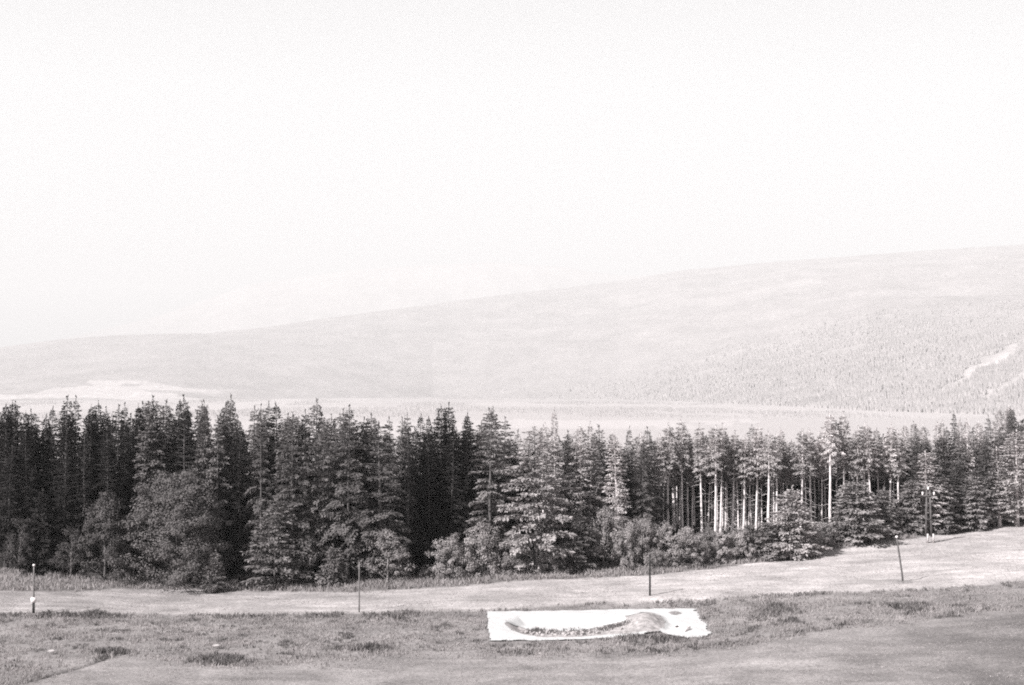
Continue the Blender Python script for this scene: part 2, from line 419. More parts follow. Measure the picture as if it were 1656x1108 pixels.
# the wood on the near slope: small conifers one can hardly count, one object
def cones(X, Y, Z, H, Rr, n=5):
    k = len(X); th = np.arange(n) * 2 * math.pi / n
    V = np.empty((k, n + 1, 3))
    V[:, :n, 0] = X[:, None] + Rr[:, None] * np.cos(th); V[:, :n, 1] = Y[:, None] + Rr[:, None] * np.sin(th); V[:, :n, 2] = Z[:, None] + H[:, None] * .1
    V[:, n, 0] = X; V[:, n, 1] = Y; V[:, n, 2] = Z + H
    i = np.arange(k)[:, None] * (n + 1); j = np.arange(n)[None, :]
    T = np.stack([i + j, i + (j + 1) % n, i + n + 0 * j], -1).reshape(-1, 3)
    return V.reshape(-1, 3), T
def distant_wood():
    nr, nc = HX.shape
    r = np.random.default_rng(5)
    n = 300000
    i = r.random(n) * (nr * .5); j = r.random(n) * (nc - 1)
    i0 = i.astype(int); j0 = j.astype(int); fi = (i - i0); fj = j - j0
    def s(G): return (G[i0, j0] * (1 - fi) + G[i0 + 1, j0] * fi) * (1 - fj) + (G[i0, j0 + 1] * (1 - fi) + G[i0 + 1, j0 + 1] * fi) * fj
    X, Y, Z, T = s(HX), s(HY), s(HZ), s(HT)
    u, v = project(X, Y, Z); D = np.hypot(X, Y)
    k = (u > 820) & (u < 1760) & (T < .345) & (D < 8200) & (fbm(X / 240, Y / 500, 3) > .27) & (r.random(n) < np.clip((8200 - D) / 3000, 0, 1) * np.clip((u - 820) / 400, 0, 1))
    X, Y, Z = X[k], Y[k], Z[k]
    # copses and hedgerows on the valley floor
    a = r.uniform(-.36, .40, 40000); d = r.uniform(3300, 8000, 40000); x2, y2 = d * np.sin(a), d * np.cos(a); z2 = ground_z(x2, y2)
    u2, v2 = project(x2, y2, z2)
    k = (fbm(x2 / 260, y2 / 700, 63, 3) > .53) & ~((v2 > 679) & (v2 < 690))
    X, Y, Z = np.concatenate([X, x2[k]]), np.concatenate([Y, y2[k]]), np.concatenate([Z, z2[k]]); m = len(X)
    H = r.uniform(13, 25, m); H[-int(k.sum()):] *= .38; V, Tt = cones(X, Y, Z - 2, H, H * r.uniform(.18, .3, m))
    me = mesh_np('distant_wood', V, Tt, [M['hazed_needles']])
    link('distant_wood', me, label='hazy conifer wood covering the far slope above the tree line', cat='wood', kind='stuff')
M['hazed_needles'] = mat_simple('hazed_needles', .29, var=.15, scale=.01, rough=1, spec=0)  # needles lightened, some of the haze's paleness is in this colour
distant_wood()

# ------------------------------------------------------------------ haze
hb = Buf(); hb.box((0, 14000, 1040), (62000, 34000, 2200))
hm = bpy.data.materials.new('haze'); hm.use_nodes = True; hn = hm.node_tree
hn.nodes.remove(hn.nodes['Principled BSDF'])
pv_ = hn.nodes.new('ShaderNodeVolumePrincipled'); pv_.inputs['Color'].default_value = (1, .985, .99, 1)
HAZE = .73e-4
pv_.inputs['Density'].default_value = HAZE; pv_.inputs['Anisotropy'].default_value = 0.0
hn.links.new(pv_.outputs[0], hn.nodes['Material Output'].inputs['Volume'])
link('haze', hb.mesh('haze', hm), kind='stuff', label='pale haze filling the valley air', cat='haze')

# ------------------------------------------------------------------ tree kinds
def rot_to(dirs):
    return dirs / (np.linalg.norm(dirs, axis=-1, keepdims=True) + 1e-9)

def sprays(P, dirs, L, W, roll, r, nrm=None):
    """lozenge-shaped sprays: P (n,3) base, dirs (n,3), L and W (n)"""
    n = len(P); d = rot_to(dirs)
    up = np.array([0, 0, 1.]) if nrm is None else nrm
    side = np.cross(d, up + r.normal(0, roll, (n, 3))); side = rot_to(side)
    nn = np.cross(side, d)
    if nrm is not None: nn *= np.sign((nn * nrm).sum(1))[:, None] + 1e-6
    mid = P + d * (L * .5)[:, None]
    V = np.stack([P, mid + side * W[:, None] + nn * (L * .06)[:, None], P + d * L[:, None] - nn * (L * .05)[:, None], mid - side * W[:, None] + nn * (L * .06)[:, None]], 1)
    return V.reshape(-1, 3), np.arange(n * 4).reshape(n, 4)

def conifer(seed, H, Rr, cb, mat, bark, whorl=.42, nb=6, droop=.35, tw=.44, dens=13., shape=.8, dead=False, gap=.12, wid=.34, trunk_r=None, roll=.35):
    r = np.random.default_rng(seed)
    tr = trunk_r or (.011 * H + .03)
    zs = np.linspace(-.4, H, 14); bend = np.cumsum(r.normal(0, .03, (14, 2)), 0); bend -= bend[0]
    tp = np.column_stack([bend[:, 0], bend[:, 1], zs])
    trad = tr * np.clip(1 - zs / H, .06, 1) ** .8; trad[0] *= 1.5; trad[1] *= 1.15
    tb = Buf(); tb.tube(tp, trad, 7)
    cx = lambda z: np.array([np.interp(z, zs, bend[:, 0]), np.interp(z, zs, bend[:, 1])])
    VV = []; cnt = 0; P_, D_, L_, W_, N_ = [], [], [], [], []
    h = cb; patch = r.uniform(0, 6.28)
    while h < H - .55:
        rel = (h - cb) / (H - cb)
        prof = (1 - rel) ** shape * (.6 + .4 * min(1, rel / .12)) * min(1, .35 + (1 - rel) / .09)
        n = max(4, int(round(nb * (.8 + .45 * r.random()) * (.8 + .2 * (1 - rel)))))
        a0 = r.uniform(0, 6.28)
        for k in range(n):
            if r.random() < gap * (1 - rel * .6): continue
            a = a0 + k * 6.283 / n + r.normal(0, .25)
            L = Rr * prof * r.uniform(.62 - .3 * rel ** 2, 1.15 + .1 * rel ** 2) * (1 + .18 * math.sin(a * 2 + patch + h * .5)) + .12
            up0 = .15 + .45 * rel ** 2 + r.normal(0, .07); dr = droop * (1 - rel) * r.uniform(.7, 1.3)
            m = max(int(6 + 3 * (1 - rel)), int(L * dens * 1.25))
            s = r.random(m) ** (.5 + .3 * rel) * .88 + .12
            off = r.uniform(-1, 1, m); wd = (wid * L * (1.05 - s) + .12) * off
            c, sn = math.cos(a), math.sin(a); b0 = cx(h); h0 = h; h = min(H - .5, h + r.normal(0, whorl * .5) * (1.15 - rel))
            rad = L * s; z = h + L * (up0 * s - (dr + up0 * .6) * s * s) + r.normal(0, .04, m) - np.abs(wd) * .25
            P = np.column_stack([b0[0] + c * rad - sn * wd, b0[1] + sn * rad + c * wd, z])
            sl = up0 - 2 * (dr + up0 * .6) * s * .5
            d = np.column_stack([c * 1 - sn * off * .9, sn * 1 + c * off * .9, sl - .15 + r.normal(0, .25, m)])
            hang = r.random(m) < .28 * (1 - rel)
            d[hang] = d[hang] * .45 + np.array([0, 0, -.9])
            N_.append(np.tile([c * .75, sn * .75, .65], (m, 1))); P_.append(P); D_.append(d); L_.append(tw * r.uniform(.55, 1.15, m) * (.48 + .52 * (1 - rel) ** .7)); W_.append(tw * r.uniform(.16, .27, m) * (.55 + .45 * (1 - rel) ** .7))
            if L > .8:
                q = np.linspace(0, .8, 4)
                tb.tube(np.column_stack([b0[0] + c * L * q, b0[1] + sn * L * q, h + L * (up0 * q - (dr + up0 * .6) * q * q)]), np.linspace(.035, .012, 4) * (H / 15), 3, False)
            h = h0
        h += whorl * r.uniform(.7, 1.3) * (.38 + .62 * (1 - rel))
    # leader
    m = 16; z = H - r.random(m) * 1.1; P = np.column_stack([np.full(m, bend[-1, 0]), np.full(m, bend[-1, 1]), z])
    a = r.uniform(0, 6.28, m); D_.append(np.column_stack([np.cos(a) * .55, np.sin(a) * .55, np.full(m, .75)])); P_.append(P)
    N_.append(D_[-1] * [1, 1, 0] + [0, 0, .3]); L_.append(r.uniform(.2, .42, m) * tw / .5); W_.append(np.full(m, .06))
    if dead:
        hh = 1.2
        while hh < cb + 1:
            for k in range(r.integers(1, 4)):
                a = r.uniform(0, 6.28); L = r.uniform(.4, 1.9); b0 = cx(hh)
                q = np.array([0, .5, 1.])
                tb.tube(np.column_stack([b0[0] + math.cos(a) * L * q, b0[1] + math.sin(a) * L * q, hh + L * (-.08 * q - .15 * q * q)]), [.022, .015, .007], 3, False)
            hh += r.uniform(.35, .8)
    V, Q = sprays(np.vstack(P_), np.vstack(D_), np.concatenate(L_), np.concatenate(W_), roll, r, np.vstack(N_))
    crown = mesh_np('crown', V, Q, [M[mat]])
    return crown, tb.mesh('trunk', M[bark], True), H

def broadleaf(seed, H, Rr, base, mat, bark, nclump=120, leaves=60, leaf=.24, crad=.7, stems=1, trunk_r=.14, top=1.0, flat=1.0):
    r = np.random.default_rng(seed)
    th = r.uniform(0, 6.28, nclump); zc = r.random(nclump) ** .8
    # dome outline: wide below the middle, round on top, broken by noise
    lob = 1 + .2 * np.sin(th * 3 + seed) + .15 * np.sin(th * 5 + 2 * seed) + r.normal(0, .12, nclump)
    prof = np.sqrt(np.clip(1 - (zc * top - .28) ** 2 / .56, .03, 1))
    rr = Rr * prof * lob * (r.random(nclump) ** .38)
    C = np.column_stack([rr * np.cos(th), rr * np.sin(th) * flat, base + (H - base) * zc * (1 - .2 * (rr / Rr) ** 2) + r.normal(0, .05 * H, nclump)])
    C[:, 2] = np.clip(C[:, 2], base * .8 + .15, H * 1.06)
    tb = Buf()
    for s in range(stems):
        a = r.uniform(0, 6.28); o = 0 if stems == 1 else .25
        z = np.linspace(-.3, H * .8, 8); w = np.cumsum(r.normal(0, .05, (8, 2)), 0)
        if stems > 1: w += np.outer(np.linspace(0, 1, 8), [math.cos(a) * Rr * .5, math.sin(a) * Rr * .5])
        tb.tube(np.column_stack([math.cos(a) * o + w[:, 0], math.sin(a) * o + w[:, 1], z]), trunk_r / math.sqrt(stems) * np.linspace(1.1, .25, 8), 6)
    for c in C[::2]:
        z0 = max(.2, c[2] - .5 * math.hypot(c[0], c[1]) - .4); q = np.linspace(0, 1, 4)
        tb.tube(np.column_stack([c[0] * q, c[1] * q, z0 + (c[2] - z0) * q ** .8]), trunk_r * np.array([.35, .25, .15, .08]), 3, False)
    n = nclump * leaves; ci = np.repeat(np.arange(nclump), leaves)
    v = r.normal(0, 1, (n, 3)); v = rot_to(v) * (r.random((n, 1)) ** .4)
    cr = crad * r.uniform(.45, 1.4, nclump)[ci][:, None]
    P = C[ci] + v * cr * np.array([1, 1, .62])
    d = v * np.array([1, 1, .5]) + r.normal(0, .45, (n, 3))
    nv = v * .8 + rot_to(C[ci] - np.array([0, 0, H * .35])) * .5 + np.array([0, 0, .35])
    d = r.normal(0, 1, (n, 3)); d -= nv * ((d * nv).sum(1) / (nv * nv).sum(1))[:, None]
    V, Q = sprays(P, d + [0, 0, -.2], leaf * r.uniform(.6, 1.2, n), leaf * r.uniform(.28, .42, n), .5, r, nv)
    k = V.reshape(n, 4, 3)[:, :, 2].min(1) > .02
    V = V.reshape(n, 4, 3)[k].reshape(-1, 3)
    return mesh_np('crown', V, np.arange(len(V)).reshape(-1, 4), [M[mat]]), tb.mesh('trunk', M[bark], True), H

PROTO = {
 'dark': [conifer(11 + i, 20, 2.6 + .2 * i, 1.2 + i * .5, 'dark_needles', 'bark', droop=.28 + .05 * i, nb=6, dens=14, shape=[.5, .7, .55, .85, .6][i], gap=[.1, .2, .15, .1, .3][i], whorl=[.42, .5, .38, .45, .6][i]) for i in range(5)],
 'deep': [conifer(16 + i, 19, 3.0, .6, 'shade_needles', 'bark', nb=6, dens=10, tw=.55, shape=.6) for i in range(2)],
 'pad':  [conifer(31 + i, 20, 3.3 + .3 * i, 1.8, 'mid_needles', 'bark', droop=.5 + .06 * i, nb=5, dens=24, whorl=.95, tw=.5, gap=.25, wid=.5, shape=[.55, .7, .48, .62][i], roll=.2) for i in range(4)],
 'mid':  [conifer(51 + i, 18, 2.3 + .2 * i, 1.6 + i * .8, 'mid_needles', 'bark', droop=.3, nb=6, dens=14, shape=[.5, .75, .6, .9][i], gap=[.1, .22, .15, .1][i], whorl=[.42, .55, .38, .46][i]) for i in range(4)],
 'pale': [conifer(71 + i, 16, 2.2 + .25 * i, 1.2 + i * .5, 'pale_needles', 'pale_bark', droop=.28, nb=6, dens=14, shape=[.55, .8, .65, .95][i], gap=[.1, .2, .12, .08][i]) for i in range(4)],
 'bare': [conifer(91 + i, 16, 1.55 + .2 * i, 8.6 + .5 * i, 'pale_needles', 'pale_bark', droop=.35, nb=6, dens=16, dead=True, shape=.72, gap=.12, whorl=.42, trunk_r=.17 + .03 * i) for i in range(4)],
 'young': [conifer(111 + i, 5, 1.5, .15, 'mid_needles', 'bark', whorl=.2, nb=8, droop=.2, tw=.34, dens=22, gap=.02) for i in range(2)],
 'youngdark': [conifer(121, 8, 2.0, .3, 'mid_needles', 'bark', whorl=.27, nb=8, droop=.25, tw=.4, dens=20, gap=.03)],
 'palelayer': [conifer(135, 8, 2.7, .3, 'pale_needles', 'bark', whorl=.36, nb=8, droop=.2, tw=.42, dens=22, gap=.03, shape=.8, wid=.42)] * 2,
 'slimdark': [conifer(125, 9, 2.0, .3, 'dark_needles', 'bark', whorl=.27, nb=8, droop=.25, tw=.4, dens=20, gap=.03)],
 'layer': [conifer(131 + i, 8, 2.7, .3, 'layer_needles', 'bark', whorl=.36, nb=9, droop=.2, tw=.42, dens=22, gap=.02, shape=.6, wid=.42) for i in range(2)],
 'spread': [conifer(141, 17, 5.6, 1.0, 'pale_needles', 'bark', whorl=.7, nb=6, droop=.14, tw=.55, dens=14, gap=.22, shape=.62, wid=.34, trunk_r=.25),
            conifer(142, 11, 4.3, .6, 'mid_needles', 'bark', whorl=.6, nb=6, droop=.12, tw=.5, dens=13, gap=.2, shape=.6, wid=.34)],
 'dome': [broadleaf(151, 13, 6.4, .5, 'dome_leaves', 'bark', 520, 90, .23, .95, trunk_r=.3)],
 'round': [broadleaf(161, 9, 3.2, 1.0, 'dark_leaves', 'bark', 130, 95, .22, .8, trunk_r=.18)],
 'small': [broadleaf(171 + i, 5.5, 2.3, 1.4, 'dark_leaves' if i == 0 else 'pale_leaves', 'grey_bark', 60, 80, .19, .65, trunk_r=.12) for i in range(2)],
 'bush': [broadleaf(181 + i, 4.2, 2.7, .15, 'pale_leaves', 'bark', 85, 85, .18, .62, stems=4) for i in range(3)],
 'darkbush': [broadleaf(191 + i, 3.4, 1.9, .1, 'bush_leaves', 'bark', 60, 100, .17, .5, stems=4) for i in range(2)],
}

ORD = ['first', 'second', 'third', 'fourth', 'fifth', 'sixth', 'seventh', 'eighth', 'ninth', 'tenth', 'eleventh', 'twelfth', 'thirteenth', 'fourteenth', 'fifteenth', 'sixteenth', 'seventeenth', 'eighteenth', 'nineteenth', 'twentieth']
NAME = {'dome': 'broadleaf_tree', 'round': 'broadleaf_tree', 'small': 'broadleaf_tree', 'bush': 'shrub', 'darkbush': 'shrub', 'spread': 'conifer_tree'}
CAT = {'broadleaf_tree': 'broadleaf tree', 'shrub': 'shrub', 'conifer_tree': 'conifer', 'spruce_tree': 'spruce tree'}
NT = [0]
def tree(kind, u, D, vtop, width, label, group, var=None, rz=None):
    """a tree of a kind standing at the distance D in column u, its top at vtop, width in photo pixels"""
    protos = PROTO[kind]
    i = int(rng.integers(len(protos))) if var is None else var
    crown, trunk, H0 = protos[i]
    X, Y = at(u, D); Z = float(ground_z(X, Y)) - .05
    h = z_of(vtop, D) - Z
    name = NAME.get(kind, 'spruce_tree')
    o = bpy.data.objects.new(name, None); COL.objects.link(o)
    o.empty_display_size = .5
    o.location = (X, Y, Z); sz = h / H0
    co = np.empty(len(crown.vertices) * 3, np.float32)
    if crown.name not in RAD:
        crown.vertices.foreach_get('co', co); c = co.reshape(-1, 3); RAD[crown.name] = float(np.percentile(np.abs(c[:, :2]).max(1), 98))
    sx = width * D / F / 2 / RAD[crown.name] if width else sz * rng.uniform(.88, 1.12)
    o.scale = (sx, sx, sz)
    o.rotation_euler = (rng.normal(0, .02), rng.normal(0, .02), rng.uniform(0, 6.28) if rz is None else rz)
    tag(o, label, CAT[name], group)
    for nm, me in (('trunk', trunk), ('crown', crown)):
        link(nm, me, o)
    NT[0] += 1
    return o
RAD = {}

# the skyline: (column, top)
SKY = [(3,663),(13,652),(21,649),(31,648),(48,664),(56,663),(82,657),(103,640),(122,640),(144,655),(163,649),(176,658),(186,655),(205,651),(226,654),(235,651),(245,640),(258,655),(270,648),(288,647),(304,639),(327,648),(339,648),(363,639),(376,651),
 (393,672),(410,657),(431,654),(440,649),(450,651),(462,669),(476,666),(489,664),(506,646),(520,668),(535,669),(549,661),(566,655),(583,676),(600,669),(617,684),(634,675),(646,675),(663,669),(676,669),(691,672),(706,690),(719,654),(729,652),(750,667),(761,675),(776,681),(789,661),(799,658),(814,675),
 (826,704),(840,696),(855,700),(874,684),(896,660),(920,697),(939,687),(956,682),(974,688),(989,698),(1009,690),(1032,700),(1044,691)]
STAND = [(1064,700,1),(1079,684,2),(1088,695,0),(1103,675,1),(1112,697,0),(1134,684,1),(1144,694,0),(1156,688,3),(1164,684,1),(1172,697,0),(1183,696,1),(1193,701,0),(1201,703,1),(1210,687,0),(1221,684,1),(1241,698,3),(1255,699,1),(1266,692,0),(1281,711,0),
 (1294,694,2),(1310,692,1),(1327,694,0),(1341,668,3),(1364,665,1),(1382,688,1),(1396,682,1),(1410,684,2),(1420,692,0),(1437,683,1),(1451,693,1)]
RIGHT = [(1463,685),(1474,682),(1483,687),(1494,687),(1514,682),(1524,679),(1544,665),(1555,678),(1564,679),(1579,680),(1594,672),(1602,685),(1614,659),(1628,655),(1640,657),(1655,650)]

SPANS = [(0, 68, 'above the left marker post'), (68, 150, 'just right of the left marker post'), (150, 215, 'above the small round tree'), (215, 300, 'over the dome tree, left half'),
 (300, 385, 'over the dome tree, right half'), (385, 470, 'above the low spreading conifer'), (470, 545, 'above the small conical spruce'), (545, 625, 'above the thin grey post'), (625, 700, 'above the small tree with pale trunk'),
 (700, 770, 'above the dark gap in the wood'), (770, 830, 'left of the pale spreading conifer'), (830, 905, 'around the pale spreading conifer'), (905, 985, 'above the dark hollow beside the spreading conifer'), (985, 1060, 'left of the bare trunks')]
PERSPAN = {}
for k, (u, v) in enumerate(SKY):
    for a, b, ph in SPANS:
        if a <= u < b: PERSPAN.setdefault(ph, []).append((u, v))
for ph, L in PERSPAN.items():
    top = min(v for _, v in L)
    for q, (u, v) in enumerate(L):
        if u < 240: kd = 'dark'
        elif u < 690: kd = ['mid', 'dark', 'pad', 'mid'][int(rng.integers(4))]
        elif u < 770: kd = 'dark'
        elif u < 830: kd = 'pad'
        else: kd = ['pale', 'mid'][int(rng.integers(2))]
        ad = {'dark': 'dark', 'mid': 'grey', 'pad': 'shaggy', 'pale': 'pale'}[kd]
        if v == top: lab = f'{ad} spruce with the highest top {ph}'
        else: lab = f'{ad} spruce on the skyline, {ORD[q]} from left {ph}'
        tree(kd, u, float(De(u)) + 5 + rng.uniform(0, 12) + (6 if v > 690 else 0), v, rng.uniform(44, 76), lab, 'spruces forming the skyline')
ns = len(STAND)
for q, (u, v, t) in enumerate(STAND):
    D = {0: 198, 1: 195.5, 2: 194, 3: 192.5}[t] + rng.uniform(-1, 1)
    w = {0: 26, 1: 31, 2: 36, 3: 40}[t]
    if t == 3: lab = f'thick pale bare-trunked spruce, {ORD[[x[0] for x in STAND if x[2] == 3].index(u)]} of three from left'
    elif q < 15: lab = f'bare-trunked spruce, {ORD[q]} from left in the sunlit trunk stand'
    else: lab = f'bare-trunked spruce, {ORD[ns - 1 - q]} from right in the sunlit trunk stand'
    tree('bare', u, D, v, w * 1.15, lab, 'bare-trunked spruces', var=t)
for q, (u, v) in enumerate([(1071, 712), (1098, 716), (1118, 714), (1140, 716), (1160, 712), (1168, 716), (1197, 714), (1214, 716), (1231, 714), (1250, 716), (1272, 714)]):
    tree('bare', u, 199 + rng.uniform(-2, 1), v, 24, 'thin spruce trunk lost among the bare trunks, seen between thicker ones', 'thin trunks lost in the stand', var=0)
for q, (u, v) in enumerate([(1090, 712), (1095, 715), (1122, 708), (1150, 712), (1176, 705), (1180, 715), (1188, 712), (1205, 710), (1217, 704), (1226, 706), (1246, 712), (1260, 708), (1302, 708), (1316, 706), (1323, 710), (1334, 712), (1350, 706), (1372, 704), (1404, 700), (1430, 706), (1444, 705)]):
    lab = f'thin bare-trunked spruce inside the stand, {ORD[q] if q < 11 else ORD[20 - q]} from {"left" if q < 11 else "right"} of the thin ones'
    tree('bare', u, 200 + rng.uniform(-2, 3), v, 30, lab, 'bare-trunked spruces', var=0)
for q, (u, v) in enumerate(RIGHT):
    lab = f'grey spruce on the skyline, {ORD[q]} from left in the dense right-hand block'
    tree(['pale', 'pale', 'mid', 'pale'][q % 4], u, 208 + rng.uniform(0, 12) + max(0, (u - 1450) / 30), v, rng.uniform(34, 46), lab, 'spruces forming the skyline')

# front rows, spruces
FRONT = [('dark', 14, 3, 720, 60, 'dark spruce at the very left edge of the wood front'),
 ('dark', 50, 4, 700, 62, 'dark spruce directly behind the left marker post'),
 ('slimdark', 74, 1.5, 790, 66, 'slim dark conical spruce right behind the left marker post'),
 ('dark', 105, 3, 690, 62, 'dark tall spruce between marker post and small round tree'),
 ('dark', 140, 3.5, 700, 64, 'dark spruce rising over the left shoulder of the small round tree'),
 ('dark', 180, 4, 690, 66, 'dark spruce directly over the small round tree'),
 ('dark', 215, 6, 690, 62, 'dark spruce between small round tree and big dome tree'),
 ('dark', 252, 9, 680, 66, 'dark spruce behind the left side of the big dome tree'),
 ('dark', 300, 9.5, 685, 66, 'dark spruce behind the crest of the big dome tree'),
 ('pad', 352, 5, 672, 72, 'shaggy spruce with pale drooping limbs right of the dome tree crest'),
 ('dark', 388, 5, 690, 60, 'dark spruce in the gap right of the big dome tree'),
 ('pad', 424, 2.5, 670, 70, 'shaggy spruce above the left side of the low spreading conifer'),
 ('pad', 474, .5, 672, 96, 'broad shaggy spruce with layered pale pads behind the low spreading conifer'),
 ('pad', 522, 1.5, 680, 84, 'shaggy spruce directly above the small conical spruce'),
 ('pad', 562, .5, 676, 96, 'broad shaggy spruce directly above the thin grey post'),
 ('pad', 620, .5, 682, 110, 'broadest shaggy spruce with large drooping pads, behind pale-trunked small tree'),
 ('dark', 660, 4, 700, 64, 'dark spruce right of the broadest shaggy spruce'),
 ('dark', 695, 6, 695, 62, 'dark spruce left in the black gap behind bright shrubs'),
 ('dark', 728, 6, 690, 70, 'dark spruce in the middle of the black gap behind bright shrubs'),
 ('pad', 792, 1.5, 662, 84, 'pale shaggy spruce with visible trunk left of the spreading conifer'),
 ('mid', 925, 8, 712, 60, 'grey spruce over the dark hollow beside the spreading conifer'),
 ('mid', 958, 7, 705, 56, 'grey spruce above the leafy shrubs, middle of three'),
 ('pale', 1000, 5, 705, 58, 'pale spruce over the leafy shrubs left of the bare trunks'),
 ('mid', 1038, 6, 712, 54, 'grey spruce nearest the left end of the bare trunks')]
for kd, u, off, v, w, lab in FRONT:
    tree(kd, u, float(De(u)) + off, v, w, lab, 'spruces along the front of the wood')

SOLO = [
 ('spread', 868, 0, 692, 165, 'large pale spreading conifer with wide ragged branches behind the wooden power pole', 0),
 ('spread', 446, -1.5, 803, 122, 'low spreading conifer with long flat boughs right of the big dome tree', 1),
 ('dome', 290, .5, 768, 206, 'big dark dome-shaped tree bulging out of the wood front', 0),
 ('round', 172, -.5, 806, 92, 'small dark round-headed tree left of the big dome tree', 0),
 ('small', 34, 0, 846, 58, 'small dark leafy tree left of the marker post', 0),
 ('small', 118, 0, 862, 56, 'small dark leafy tree right of the marker post', 0),
 ('small', 628, -3, 862, 84, 'small bright leafy tree with pale trunk right of the thin grey post', 1),
 ('young', 348, -5, 888, 36, 'small grey young spruce at the foot of the dome tree', 0),
 ('young', 537, -3, 880, 48, 'small grey conical spruce left of the thin grey post', 1),
 ('bush', 690, -1, 918, 34, 'lowest bright bush at the left end of the shrubs', 0),
 ('bush', 728, -1, 868, 84, 'tall bright leafy bush in front of the black gap', 1),
 ('bush', 782, -.5, 850, 84, 'bright leafy bush between the tall bright bush and power pole', 2),
 ('bush', 832, -1, 868, 66, 'bright leafy bush just left of the wooden power pole', 0),
 ('bush', 886, -1.5, 880, 50, 'low bright bush just right of the wooden power pole', 1),
 ('youngdark', 938, -1.5, 830, 58, 'young conical spruce in front of the dark hollow', 0),
 ('bush', 912, -1, 878, 44, 'small leafy bush left of the young conical spruce', 2),
 ('small', 975, 0, 826, 70, 'leafy young tree just right of the young conical spruce', 1),
 ('bush', 1012, -.5, 842, 66, 'leafy bush halfway between young conical spruce and dark post', 0),
 ('bush', 1044, 0, 838, 60, 'tall leafy bush behind and just left of the dark post', 1),
 ('bush', 1060, -2.5, 890, 36, 'low rounded bright bush right behind the dark post', 2),
 ('bush', 1094, -1, 858, 84, 'wide rounded bush first right of the dark post', 0),
 ('layer', 1240, -1, 842, 60, 'small layered spruce left of the tall layered one', 0),
 ('palelayer', 1281, -2.5, 785, 92, 'tall layered spruce standing before the bare trunks', 1),
 ('darkbush', 1331, 1, 848, 52, 'dark rounded bush right of the tall layered spruce', 0),
 ('layer', 1386, -.5, 774, 100, 'broad layered spruce with dense crown under the right bare trunks', 0),
 ('layer', 1427, .5, 788, 54, 'narrower layered spruce close right of the broad layered one', 1),
 ('layer', 1470, 1, 772, 62, 'layered spruce left of the twin-legged power pole', 0),
 ('pale', 1496, 2, 728, 72, 'pale conical spruce right behind the twin-legged power pole', 0),
 ('youngdark', 1522, .5, 768, 54, 'dark low spruce first right of the twin-legged power pole', 0),
 ('mid', 1548, 2.5, 742, 54, 'dark conical spruce second right of the twin-legged power pole', 0),
 ('layer', 1568, .5, 770, 66, 'layered low spruce in the dense right-hand block', 1),
 ('mid', 1592, 3, 715, 56, 'tall spruce in the right block left of the two edge trees', 1),
 ('pale', 1614, 1, 722, 62, 'pale full-skirted spruce second from the right edge', 1),
 ('pale', 1642, 0, 694, 84, 'big pale spruce with visible trunk foot at the right edge', 2),
]
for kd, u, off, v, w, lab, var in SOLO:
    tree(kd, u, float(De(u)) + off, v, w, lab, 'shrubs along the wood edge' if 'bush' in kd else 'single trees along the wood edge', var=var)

for q, (kd, u, off, v, w) in enumerate([('darkbush', 1078, .5, 850, 46), ('darkbush', 1112, .8, 858, 44), ('bush', 1128, -1, 866, 54), ('bush', 1150, .6, 852, 50), ('darkbush', 1166, -.8, 864, 50), ('bush', 1182, 0, 856, 48), ('darkbush', 1200, -1, 858, 48),
                                       ('young', 1212, .5, 842, 42), ('bush', 1222, -.5, 864, 44), ('darkbush', 1258, 0, 856, 44), ('darkbush', 1310, .5, 856, 44), ('bush', 1345, 1.5, 846, 44)]):
    lab = f'low leafy bush, {ORD[q]} from left in the shrub strip below the bare trunks'
    if kd == 'young': lab = 'small pale spruce standing among bushes below the middle bare trunks'
    tree(kd, u, float(De(u)) + off, v, w, lab, 'shrubs along the wood edge' if kd != 'young' else None)
# rows buried in the wood
allsky = np.array(sorted([(u, v) for u, v in SKY] + [(u, v) for u, v, _ in STAND] + RIGHT), float)
def sky_low(u):
    m = np.abs(allsky[:, 0] - u) < 26
    return allsky[m, 1].max() if m.any() else np.interp(u, allsky[:, 0], allsky[:, 1])
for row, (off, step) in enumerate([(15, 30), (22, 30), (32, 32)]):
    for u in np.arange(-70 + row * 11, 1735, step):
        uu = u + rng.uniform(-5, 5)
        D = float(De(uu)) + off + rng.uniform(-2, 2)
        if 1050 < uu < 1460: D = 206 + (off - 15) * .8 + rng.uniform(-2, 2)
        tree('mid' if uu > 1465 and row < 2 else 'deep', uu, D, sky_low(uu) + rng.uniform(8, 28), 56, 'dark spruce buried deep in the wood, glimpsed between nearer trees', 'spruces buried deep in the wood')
print('TREES', NT[0])

# ------------------------------------------------------------------ rough grass
def tufts(X, Y, Z, H, W, nb, r, spread=.14):
    n = len(X); k = n * nb
    bx = np.repeat(X, nb) + r.normal(0, spread, k); by = np.repeat(Y, nb) + r.normal(0, spread, k); bz = np.repeat(Z, nb) - .03
    h = np.repeat(H, nb) * r.uniform(.5, 1.1, k); a = r.uniform(0, 6.28, k); w = np.repeat(W, nb) * r.uniform(.6, 1.2, k)
    lean = r.uniform(.1, .7, k); b = r.uniform(0, 6.28, k)
    V = np.empty((k, 4, 3))
    V[:, 0] = np.column_stack([bx - np.cos(a) * w, by - np.sin(a) * w, bz]); V[:, 1] = np.column_stack([bx + np.cos(a) * w, by + np.sin(a) * w, bz])
    mx = bx + np.cos(b) * lean * h * .3; my = by + np.sin(b) * lean * h * .3
    V[:, 2] = np.column_stack([mx + np.cos(a) * w * .8, my + np.sin(a) * w * .8, bz + h * .6])
    V[:, 3] = np.column_stack([bx + np.cos(b) * lean * h, by + np.sin(b) * lean * h, bz + h])
    return V.reshape(-1, 3), np.arange(k * 4).reshape(k, 4)

